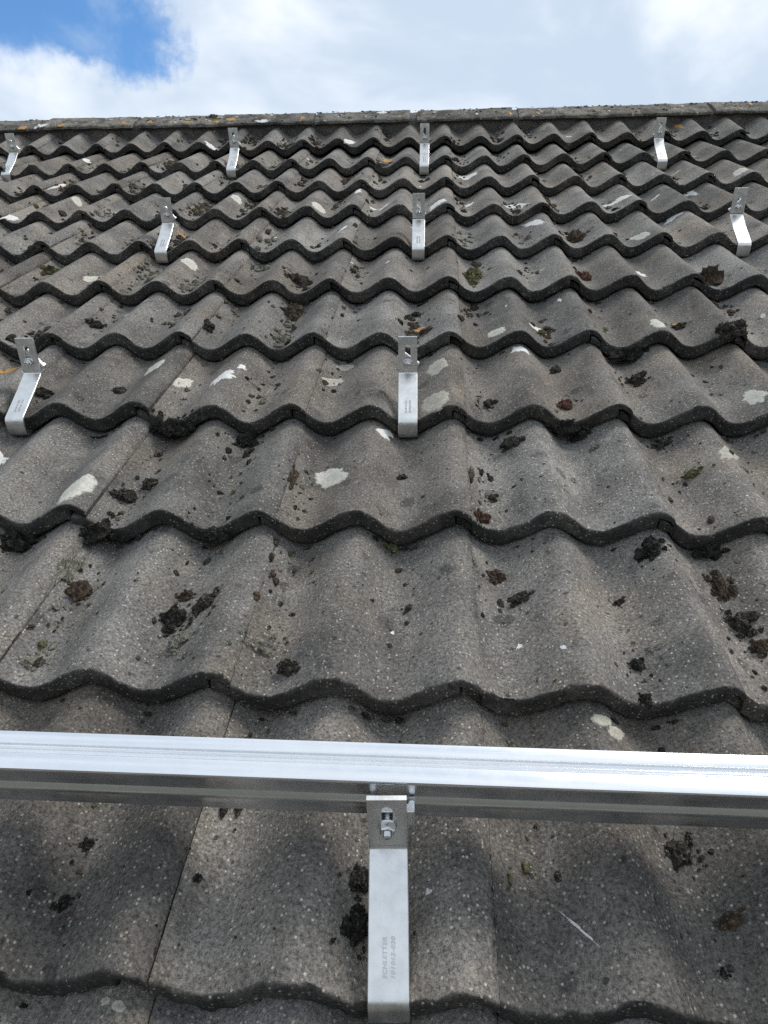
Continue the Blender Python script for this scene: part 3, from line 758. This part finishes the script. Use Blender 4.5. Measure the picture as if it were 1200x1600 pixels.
# section seen from the side: y up-slope, z off the roof; top slot, side channel with a ledge
RP = [(.0012, .0185), (.041, .0185), (.041, .0755), (.0405, .0780), (.0275, .0780), (.0273, .0742), (.0250, .0738), (.0249, .0752), (.0238, .0752), (.0237, .0728), (.0205, .0728), (.0204, .0752), (.0193, .0752), (.0192, .0738), (.0170, .0742), (.0168, .0780),
      (.0008, .0780), (0, .0745), (.0010, .0730), (.0040, .0715), (.0040, .0490), (.0010, .0452), (0, .0430), (.0000, .0375), (.0020, .0350), (.0020, .0210)]
rail_root = bpy.data.objects.new('mounting_rail', None); link(rail_root)
rail_root.matrix_world = ROOF @ Matrix.Translation((-0.05, .1365, 0)) @ Matrix.Rotation(R(0.08), 4, 'Z')
tag(rail_root, 'long bright aluminium mounting rail lying across the lower tiles', 'rail')
mesh_obj('rail_profile', extrude_x(RP, -1.9, 1.8, M_ALU, 'rail_profile', .0006), rail_root)

# ------------------------------------------------------------------ roof hooks
HW = 0.036
def strip_mesh(path, wid, th, mat, name):
    """flat bar bent along a y-z path (outer face given), extruded in x"""
    nrm = []
    n = len(path)
    for i_ in range(n):
        a = Vector(path[max(i_ - 1, 0)]); b2 = Vector(path[min(i_ + 1, n - 1)])
        d = (b2 - a).normalized(); nrm.append(Vector((-d.y, d.x)))
    prof = [Vector(p) for p in path] + [Vector(path[i_]) - nrm[i_] * th for i_ in range(n - 1, -1, -1)]
    bm_ = bmesh.new()
    e = 0.0007
    rings = []
    for x, ins in ((-wid / 2, e), (-wid / 2 + e, 0), (wid / 2 - e, 0), (wid / 2, e)):
        ring = []
        for j, p in enumerate(prof):
            q_ = p.copy()
            if ins:
                i_ = j if j < n else 2 * n - 1 - j
                q_ = q_ - nrm[i_] * ins * (1 if j < n else -1)
            ring.append(bm_.verts.new((x, q_.x, q_.y)))
        rings.append(ring)
    m2 = len(prof)
    for ra, rb in zip(rings, rings[1:]):
        for j in range(m2): bm_.faces.new((ra[j], ra[(j + 1) % m2], rb[(j + 1) % m2], rb[j]))
    for ra in (rings[0], rings[-1]):
        for i_ in range(n - 1): bm_.faces.new((ra[i_], ra[i_ + 1], ra[m2 - 2 - i_], ra[m2 - 1 - i_]))
    bmesh.ops.recalc_face_normals(bm_, faces=bm_.faces)
    return bm_mesh(bm_, name, mat, 38)
def rounded(pts, rad, seg=6):
    out = [Vector(pts[0])]
    for a, b2, c, r_ in zip(pts, pts[1:], pts[2:], rad):
        a, b2, c = Vector(a), Vector(b2), Vector(c)
        u, v_ = (a - b2).normalized(), (c - b2).normalized()
        ang = u.angle(v_); t = min(r_ / math.tan(ang / 2), .45 * min((a - b2).length, (c - b2).length))
        p, q_ = b2 + u * t, b2 + v_ * t
        for i_ in range(seg + 1):
            s = i_ / seg
            out.append(p * (1 - s) ** 2 + b2 * 2 * s * (1 - s) + q_ * s ** 2)
    out.append(Vector(pts[-1]))
    return [(p.x, p.y) for p in out]
TH = 0.005
def plate_mesh(width, height, th, slot_w, s0, s1, name):
    """upright plate in its own frame: x across, z up, y thickness; slotted hole from s0 to s1"""
    bm_ = bmesh.new()
    inn = []
    N = 12
    for i_ in range(N + 1):
        a = math.pi * i_ / N; inn.append((slot_w / 2 * math.cos(a), s1 + slot_w / 2 * math.sin(a)))
    for i_ in range(N + 1):
        a = math.pi + math.pi * i_ / N; inn.append((slot_w / 2 * math.cos(a), s0 + slot_w / 2 * math.sin(a)))
    cx_, cz_ = 0.0, height / 2
    outp = []
    for (x, z) in inn:
        dx, dz = x, z - (s1 if z > (s0 + s1) / 2 else s0)
        L_ = math.hypot(dx, dz); dx /= L_; dz /= L_
        zc = s1 if z > (s0 + s1) / 2 else s0
        ts = []
        if abs(dx) > 1e-6: ts.append((width / 2) / abs(dx))
        if dz > 1e-6: ts.append((height - zc) / dz)
        if dz < -1e-6: ts.append((zc) / -dz)
        t_ = min(ts); outp.append([dx * t_, zc + dz * t_])
    for cxx in (-width / 2, width / 2):
        for czz in (0, height):
            j = min(range(len(outp)), key=lambda q_: (outp[q_][0] - cxx) ** 2 + (outp[q_][1] - czz) ** 2)
            outp[j] = [cxx, czz]
    def ringv(pts, y): return [bm_.verts.new((x, y, z)) for x, z in pts]
    fo, fi, bo, bi = ringv(outp, 0), ringv(inn, 0), ringv(outp, th), ringv(inn, th)
    n = len(inn)
    for j in range(n):
        k_ = (j + 1) % n
        bm_.faces.new((fo[j], fo[k_], fi[k_], fi[j])); bm_.faces.new((bo[j], bi[j], bi[k_], bo[k_]))
        bm_.faces.new((fo[j], bo[j], bo[k_], fo[k_])); bm_.faces.new((fi[j], fi[k_], bi[k_], bi[j]))
    bmesh.ops.remove_doubles(bm_, verts=bm_.verts, dist=1e-6)
    bmesh.ops.recalc_face_normals(bm_, faces=bm_.faces)
    me = bm_mesh(bm_, name, M_STEEL, 30)
    return me
def lathe_y(prof, seg, bm_, hexa=False):
    """revolve (y, r) about the y axis"""
    rings = []
    for (y, r_) in prof:
        rings.append([bm_.verts.new((r_ * math.cos(2 * math.pi * j / seg + R(30)), y, r_ * math.sin(2 * math.pi * j / seg + R(30)))) for j in range(seg)])
    for ra, rb in zip(rings, rings[1:]):
        for j in range(seg): bm_.faces.new((ra[j], ra[(j + 1) % seg], rb[(j + 1) % seg], rb[j]))
    bm_.faces.new(rings[0]); bm_.faces.new(list(reversed(rings[-1])))
bm = bmesh.new(); lathe_y([(0.0, .0088), (-.0010, .0088), (-.0018, .0080), (-.0018, .003)], 28, bm); bmesh.ops.recalc_face_normals(bm, faces=bm.faces)
ME_WASH = bm_mesh(bm, 'flange', M_BOLT, 35)
bm = bmesh.new(); lathe_y([(-.0016, .0074), (-.0070, .0074), (-.0082, .0062), (-.0082, .003)], 6, bm); bmesh.ops.recalc_face_normals(bm, faces=bm.faces)
ME_NUT = bm_mesh(bm, 'nut', M_BOLT, 20)
bm = bmesh.new()
pr = [(.010, .0040), (-.0082, .0040)] + [(-.0082 - .0006 * i_, .0040 if i_ % 2 else .0036) for i_ in range(8)] + [(-.0134, .0034), (-.0134, .0021), (-.0112, .0019), (-.0112, .0004)]
lathe_y(pr, 24, bm); bmesh.ops.recalc_face_normals(bm, faces=bm.faces)
ME_STUD = bm_mesh(bm, 'bolt', M_BOLT, 30)
def clamp_mesh():
    # hammer-head clamping block: a bar with two raised lips
    prof = [(-.021, 0), (.021, 0), (.021, .013), (.0165, .013), (.0150, .0085), (-.0150, .0085), (-.0165, .013), (-.021, .013)]
    bm_ = bmesh.new()
    va = [bm_.verts.new((x, y, -.0095)) for x, y in prof]; vb = [bm_.verts.new((x, y, .0095)) for x, y in prof]
    n = len(prof)
    for i_ in range(n): bm_.faces.new((va[i_], va[(i_ + 1) % n], vb[(i_ + 1) % n], vb[i_]))
    bm_.faces.new(va); bm_.faces.new(list(reversed(vb)))
    bmesh.ops.recalc_face_normals(bm_, faces=bm_.faces)
    bmesh.ops.bevel(bm_, geom=bm_.edges[:], offset=.0008, segments=2, affect='EDGES')
    return bm_mesh(bm_, 'clamp_block', M_CAST, 30)
ME_CLAMP = clamp_mesh()
def text_mesh(body, size):
    cu = bpy.data.curves.new('stamp', 'FONT'); cu.body = body; cu.size = size; cu.shear = 0.18; cu.extrude = 0.00034; cu.bevel_depth = 0.00006
    cu.offset = 0.00010; cu.align_x = 'CENTER'; cu.space_character = 1.12
    o = bpy.data.objects.new('stamp_source', cu); sc.collection.objects.link(o)
    me = bpy.data.meshes.new_from_object(o.evaluated_get(bpy.context.evaluated_depsgraph_get()))
    bpy.data.objects.remove(o); bpy.data.curves.remove(cu)
    me.materials.clear(); me.materials.append(M_STAMP)
    return me
ME_T1, ME_T2 = text_mesh('SCHLETTER', .0050), text_mesh('101062-020', .0050)
for me_ in (ME_T1, ME_T2):     # fit the stamped line to 30 mm
    xs = [v_.co.x for v_ in me_.vertices]; f_ = .031 / (max(xs) - min(xs))
    for v_ in me_.vertices: v_.co.x *= f_
LEAN = R(11)
_cache = {}
def hook_parts(zb, hp):
    key = (zb, hp)
    if key not in _cache:
        pts = [(.075, -.0640), (-.016, -.0655), (-.0125, -.0262), (.064, -.006 + zb * .25), (.1045, zb), (.1045 + .005 * math.sin(LEAN), zb + .005 * math.cos(LEAN))]
        path = rounded(pts, [.013, .015, .045, .006], 8)
        # outer face = side seen by the viewer
        _cache[key] = (strip_mesh(path, HW, TH, M_STEEL, 'strap'), plate_mesh(HW, hp, TH, .0105, .0235, .0475, 'upright_plate'), path)
    return _cache[key]
def hook(x, k, zb, hp, label, rz=0.0, bolt_z=.020, clamp_rot=35, dy=0.0, text=True, clamp_dx=0.0):
    root = bpy.data.objects.new('roof_hook', None); link(root)
    root.matrix_world = ROOF @ Matrix.Translation((x, k * G + dy, 0)) @ Matrix.Rotation(R(rz), 4, 'Z')
    tag(root, label, 'roof hook', 'stainless steel roof hooks on the tiles')
    sm, pm, path = hook_parts(zb, hp)
    st = mesh_obj('strap', sm, root)
    PM = Matrix.Translation((0, .1045 + .0035 * math.sin(LEAN), zb + .0035 * math.cos(LEAN))) @ Matrix.Rotation(-LEAN, 4, 'X') @ Matrix.Translation((0, 0, 0))
    mesh_obj('upright_plate', pm, root, PM)
    BM = PM @ Matrix.Translation((0, 0, bolt_z))
    b_ = mesh_obj('bolt', ME_STUD, root, BM)
    nu = mesh_obj('nut', ME_NUT, b_, Matrix.Rotation(R(random.uniform(0, 60)), 4, 'Y')); mesh_obj('flange', ME_WASH, b_)
    mesh_obj('clamp_block', ME_CLAMP, root, BM @ Matrix.Translation((clamp_dx, TH + .0006, .002)) @ Matrix.Rotation(R(clamp_rot), 4, 'Y'))
    if text:
        # frame on the strap's upper face between fold and bend
        a, b2 = Vector((0, -.0125, -.0262)), Vector((0, .064, -.006 + zb * .25))
        d = (b2 - a).normalized(); nn = Vector((0, -d.z, d.y))
        def fr(xo, s):
            o = a + d * s + nn * 0.0001
            return Matrix(((0, -1, 0, xo), (d.y, 0, nn.y, o.y), (d.z, 0, nn.z, o.z), (0, 0, 0, 1)))
        mesh_obj('stamped_text', ME_T1, st, fr(-.0015, .036)); mesh_obj('stamped_text', ME_T2, st, fr(.0058, .036))
    return root
random.seed(21)
for h_ in HOOKS: hook(**h_)

# ------------------------------------------------------------------ moss
def moss_mesh(seed, sub, tuft, mat, name='moss_cushion', lumps=9):
    """a crumbly cushion: overlapping granular lumps of several sizes"""
    rnd = random.Random(seed)
    bm_ = bmesh.new()
    cs = [(0, 0, rnd.uniform(.42, .60))]
    for i_ in range(lumps):
        a = rnd.uniform(0, 6.283); d = rnd.uniform(.25, .9) if i_ % 3 else rnd.uniform(.2, .5)
        cs.append((math.cos(a) * d, math.sin(a) * d, rnd.uniform(.12, .40) * (1.15 - .5 * d)))
    top = []
    for (cx, cy, cr) in cs:
        ret = bmesh.ops.create_icosphere(bm_, subdivisions=sub if cr > .2 else max(sub - 1, 1), radius=1)
        sv = Vector((seed * 1.3 + cx * 7, seed * .7 + cy * 5, 0))
        stx, sty = rnd.uniform(.8, 1.3), rnd.uniform(.8, 1.3)
        for v_ in ret['verts']:
            n_ = v_.co.normalized()
            c1 = noise.voronoi(n_ * 2.6 + sv)[0][0]; c2 = noise.voronoi(n_ * 6.5 + sv)[0][0]
            r_ = cr * (1.30 + .45 * noise.noise(n_ * 1.9 + sv) - .42 * c1 - .30 * c2)
            v_.co = Vector((cx + n_.x * r_ * stx, cy + n_.y * r_ * sty, n_.z * r_ * (1.0 if n_.z > 0 else .3)))
            if n_.z > -.1: top.append((v_.co.copy(), n_))
    for _ in range(tuft):
        v_, n0 = rnd.choice(top); n_ = (n0 + Vector((rnd.uniform(-.7, .7), rnd.uniform(-.7, .7), rnd.uniform(-.2, .8)))).normalized()
        t1 = n_.orthogonal().normalized() * rnd.uniform(.02, .04); t2 = n_.cross(t1).normalized() * t1.length
        base = v_ - n_ * .02
        a_, b_, c_ = bm_.verts.new(base + t1), bm_.verts.new(base - t1 * .5 + t2 * .87), bm_.verts.new(base - t1 * .5 - t2 * .87)
        d_ = bm_.verts.new(base + n_ * rnd.uniform(.05, .10))
        bm_.faces.new((a_, b_, d_)); bm_.faces.new((b_, c_, d_)); bm_.faces.new((c_, a_, d_))
    return bm_mesh(bm_, name, mat, None)
def surf_z(x, y):
    k = math.floor(y / G)
    if k >= 10: return wave(x) - STEP * (y - k * G) / .75 / G + .006 + (y - k * G) * math.tan(R(9.5))
    return wave(x) - STEP * (y - k * G) / G
def slope_frame(x, y):
    e = .004
    dzx = (wave(x + e) - wave(x - e)) / (2 * e)
    n_ = Vector((-dzx, STEP / G, 1)).normalized()
    t_ = Vector((1, 0, dzx)).normalized(); b_ = n_.cross(t_)
    return Matrix(((t_.x, b_.x, n_.x), (t_.y, b_.y, n_.y), (t_.z, b_.z, n_.z))).to_4x4()
MOSS_ME = {}; HEROES = []
for kind in M_MOSS:
    MOSS_ME[kind] = [moss_mesh(30 + s * 3 + len(kind), 3, 350, M_MOSS[kind], lumps=11) for s in range(4)]
for s, (x, y, z, wx, wy, kind, label) in enumerate(MOSS):
    o = bpy.data.objects.new('moss_cushion', MOSS_ME[kind][s % 4])
    link(o)
    flat = .85 if kind in ('black', 'dark', 'rust', 'green', 'brown') else .55
    hz = min(wx, wy) * .5 * flat * 1.5; HEROES.append((x, y, wx, wy, kind))
    onridge = y > 3.35
    edgehit = (not onridge) and z < surf_z(x, y + .004) - .003
    if edgehit: y -= wy * .12
    fr = Matrix.Identity(4) if (onridge or edgehit) else slope_frame(x, y)
    zz = z if onridge else (z if edgehit else surf_z(x, y))
    ang = Matrix.Rotation(R((s * 47) % 50 - 25), 4, 'Z') if wy < wx * 1.4 else Matrix.Identity(4)
    o.matrix_world = ROOF @ Matrix.Translation((x, y, zz - hz * .05)) @ fr @ Matrix.Diagonal((wx * .64, wy * .64, hz * 1.25, 1)) @ ang
    tag(o, label, 'moss', 'moss cushions growing on the tiles')

# uncountable crumbs of moss and dirt lying in the troughs
random.seed(77)
LOW = []
for s in range(10):
    me = moss_mesh(200 + s, 2 if s < 5 else 1, 12, M_MOSS['dark'], 'crumb_source', 2)
    LOW.append(([v_.co.copy() for v_ in me.vertices], [tuple(p.vertices) for p in me.polygons])); bpy.data.meshes.remove(me)
KINDS = ['black', 'dark', 'brown', 'rust', 'green', 'pale']
V, F, MI = [], [], []
def crumb(x, y, z, sx, sy, hz, mi):
    vs_, fs = random.choice(LOW); b0 = len(V)
    fr = Matrix.Translation((x, y, z)) @ slope_frame(x, y) @ Matrix.Diagonal((sx, sy, hz, 1)) @ Matrix.Rotation(random.uniform(0, 6.28), 4, 'Z')
    V.extend([tuple(fr @ v_) for v_ in vs_]); F.extend([tuple(i_ + b0 for i_ in f_) for f_ in fs]); MI.extend([mi] * len(fs))
for (x, y, z, s) in CRUMBS:
    zz = surf_z(x, y)
    if abs(zz - z) > .006: zz = z
    crumb(x, y, zz, s * .62, s * .62 * random.uniform(.9, 1.5), s * .30, random.choice([0, 0, 1, 1, 2]))
def ymax_ok(y): return y < 3.30
for (x, y, wx, wy, kind) in HEROES:          # bits broken off each cushion
    if y > 3.3: continue
    for _ in range(random.randrange(4, 13)):
        a_ = random.uniform(0, 6.283); r_ = random.uniform(.40, .95)
        xx, yy = x + math.cos(a_) * wx * r_, y + math.sin(a_) * wy * r_
        if math.floor(yy / G) != math.floor(y / G): continue
        s_ = random.uniform(.04, .17) * math.sqrt(wx * wy)
        crumb(xx, yy, surf_z(xx, yy), s_, s_ * random.uniform(.8, 1.5), s_ * .7, KINDS.index(kind) if random.random() < .6 else random.choice([0, 1, 2, 5]))
# trails in troughs, denser beside the seams and just above each edge
for k in range(-1, 11):
    for m in range(COL0 * 2, COL1 * 2):
        seam = (m % 2 == 0)
        far_ = k >= 4
        lam = (24 if seam else 17) if far_ else (15 if seam else 7)
        if m > 1: lam *= .6
        if m < -3 and far_: lam *= 1.6
        dens = random.random() ** 1.6
        n = int(lam * (0.3 + 2.2 * dens))
        yc = random.uniform(.05, .27)
        kind = random.choice([0, 1, 1, 1, 2, 2, 5, 5])
        for _ in range(n):
            x = m * .15 + (.055 if seam else .07) + random.gauss(0, .017)
            yy = yc + random.gauss(0, .06)
            if not .012 < yy < .295: continue
            y = k * G + yy
            if not ymax_ok(y): continue
            s = min(random.lognormvariate(math.log(.0085 if far_ else .0055), .6), .026 if far_ else .013)
            mi = kind if random.random() < .6 else random.choice([0, 1, 1, 2, 5, 4])
            crumb(x, y, surf_z(x, y), s * random.uniform(.7, 1.2), s * random.uniform(.9, 1.7), s * .75, mi)
        # tiny black dots anywhere on the wave
        for _ in range(random.randrange(5, 17)):
            x = m * .15 + random.uniform(.02, .15); y = k * G + random.uniform(.01, .29)
            if not ymax_ok(y): continue
            s = random.uniform(.0009, .0036); crumb(x, y, surf_z(x, y), s, s * random.uniform(.9, 1.5), s * .6, random.choice([0, 0, 1]))
        # growth in the gap under each lower edge
        for _ in range(random.choice([0, 1, 1, 2, 3, 5, 8])):
            x = m * .15 + .075 + random.gauss(0, .028); s = random.uniform(.004, .011)
            y = (k + 1) * G - .006 - random.uniform(0, .006)
            if not ymax_ok(y): continue
            crumb(x, y, surf_z(x, y - .004) + .002, s * 1.3, s * .7, s * .8, random.choice([0, 0, 0, 1, 2]))
        # dirt line in the side seam
        if seam:
            for _ in range(random.randrange(2, 9)):
                y = k * G + random.uniform(.02, .3)
                if not ymax_ok(y): continue
                s = random.uniform(.0012, .0034); x = m * .15 + .0262 + random.uniform(-.001, .002)
                crumb(x, y, surf_z(x, y) - .001, s * .8, s * random.uniform(1, 4), s * .7, random.choice([0, 1, 2, 2, 5]))
# moss along the ridge
for _ in range(420):
    x = random.uniform(-2.6, 2.2); y = random.choice([random.gauss(3.428, .008), random.uniform(3.31, 3.42)])
    if not 3.302 < y < 3.445: continue
    s = random.uniform(.002, .009); b0 = len(V)
    vs_, fs = random.choice(LOW)
    fr = Matrix.Translation((x, y, ridge_z(y))) @ Matrix.Diagonal((s * random.uniform(.8, 2), s, s * .8, 1)) @ Matrix.Rotation(random.uniform(0, 6.28), 4, 'Z')
    V.extend([tuple(fr @ v_) for v_ in vs_]); F.extend([tuple(i_ + b0 for i_ in f_) for f_ in fs]); MI.extend([random.choice([0, 1, 1, 4, 5])] * len(fs))
me = bpy.data.meshes.new('moss_crumbs'); me.from_pydata(V, [], F)
for kd in KINDS: me.materials.append(M_MOSS[kd])
me.polygons.foreach_set('material_index', MI)
mc = mesh_obj('moss_crumbs', me); mc.matrix_world = ROOF
tag(mc, 'fine dark moss crumbs and dirt strewn over the tiles', 'moss', None, 'stuff')
print('crumb faces', len(F))
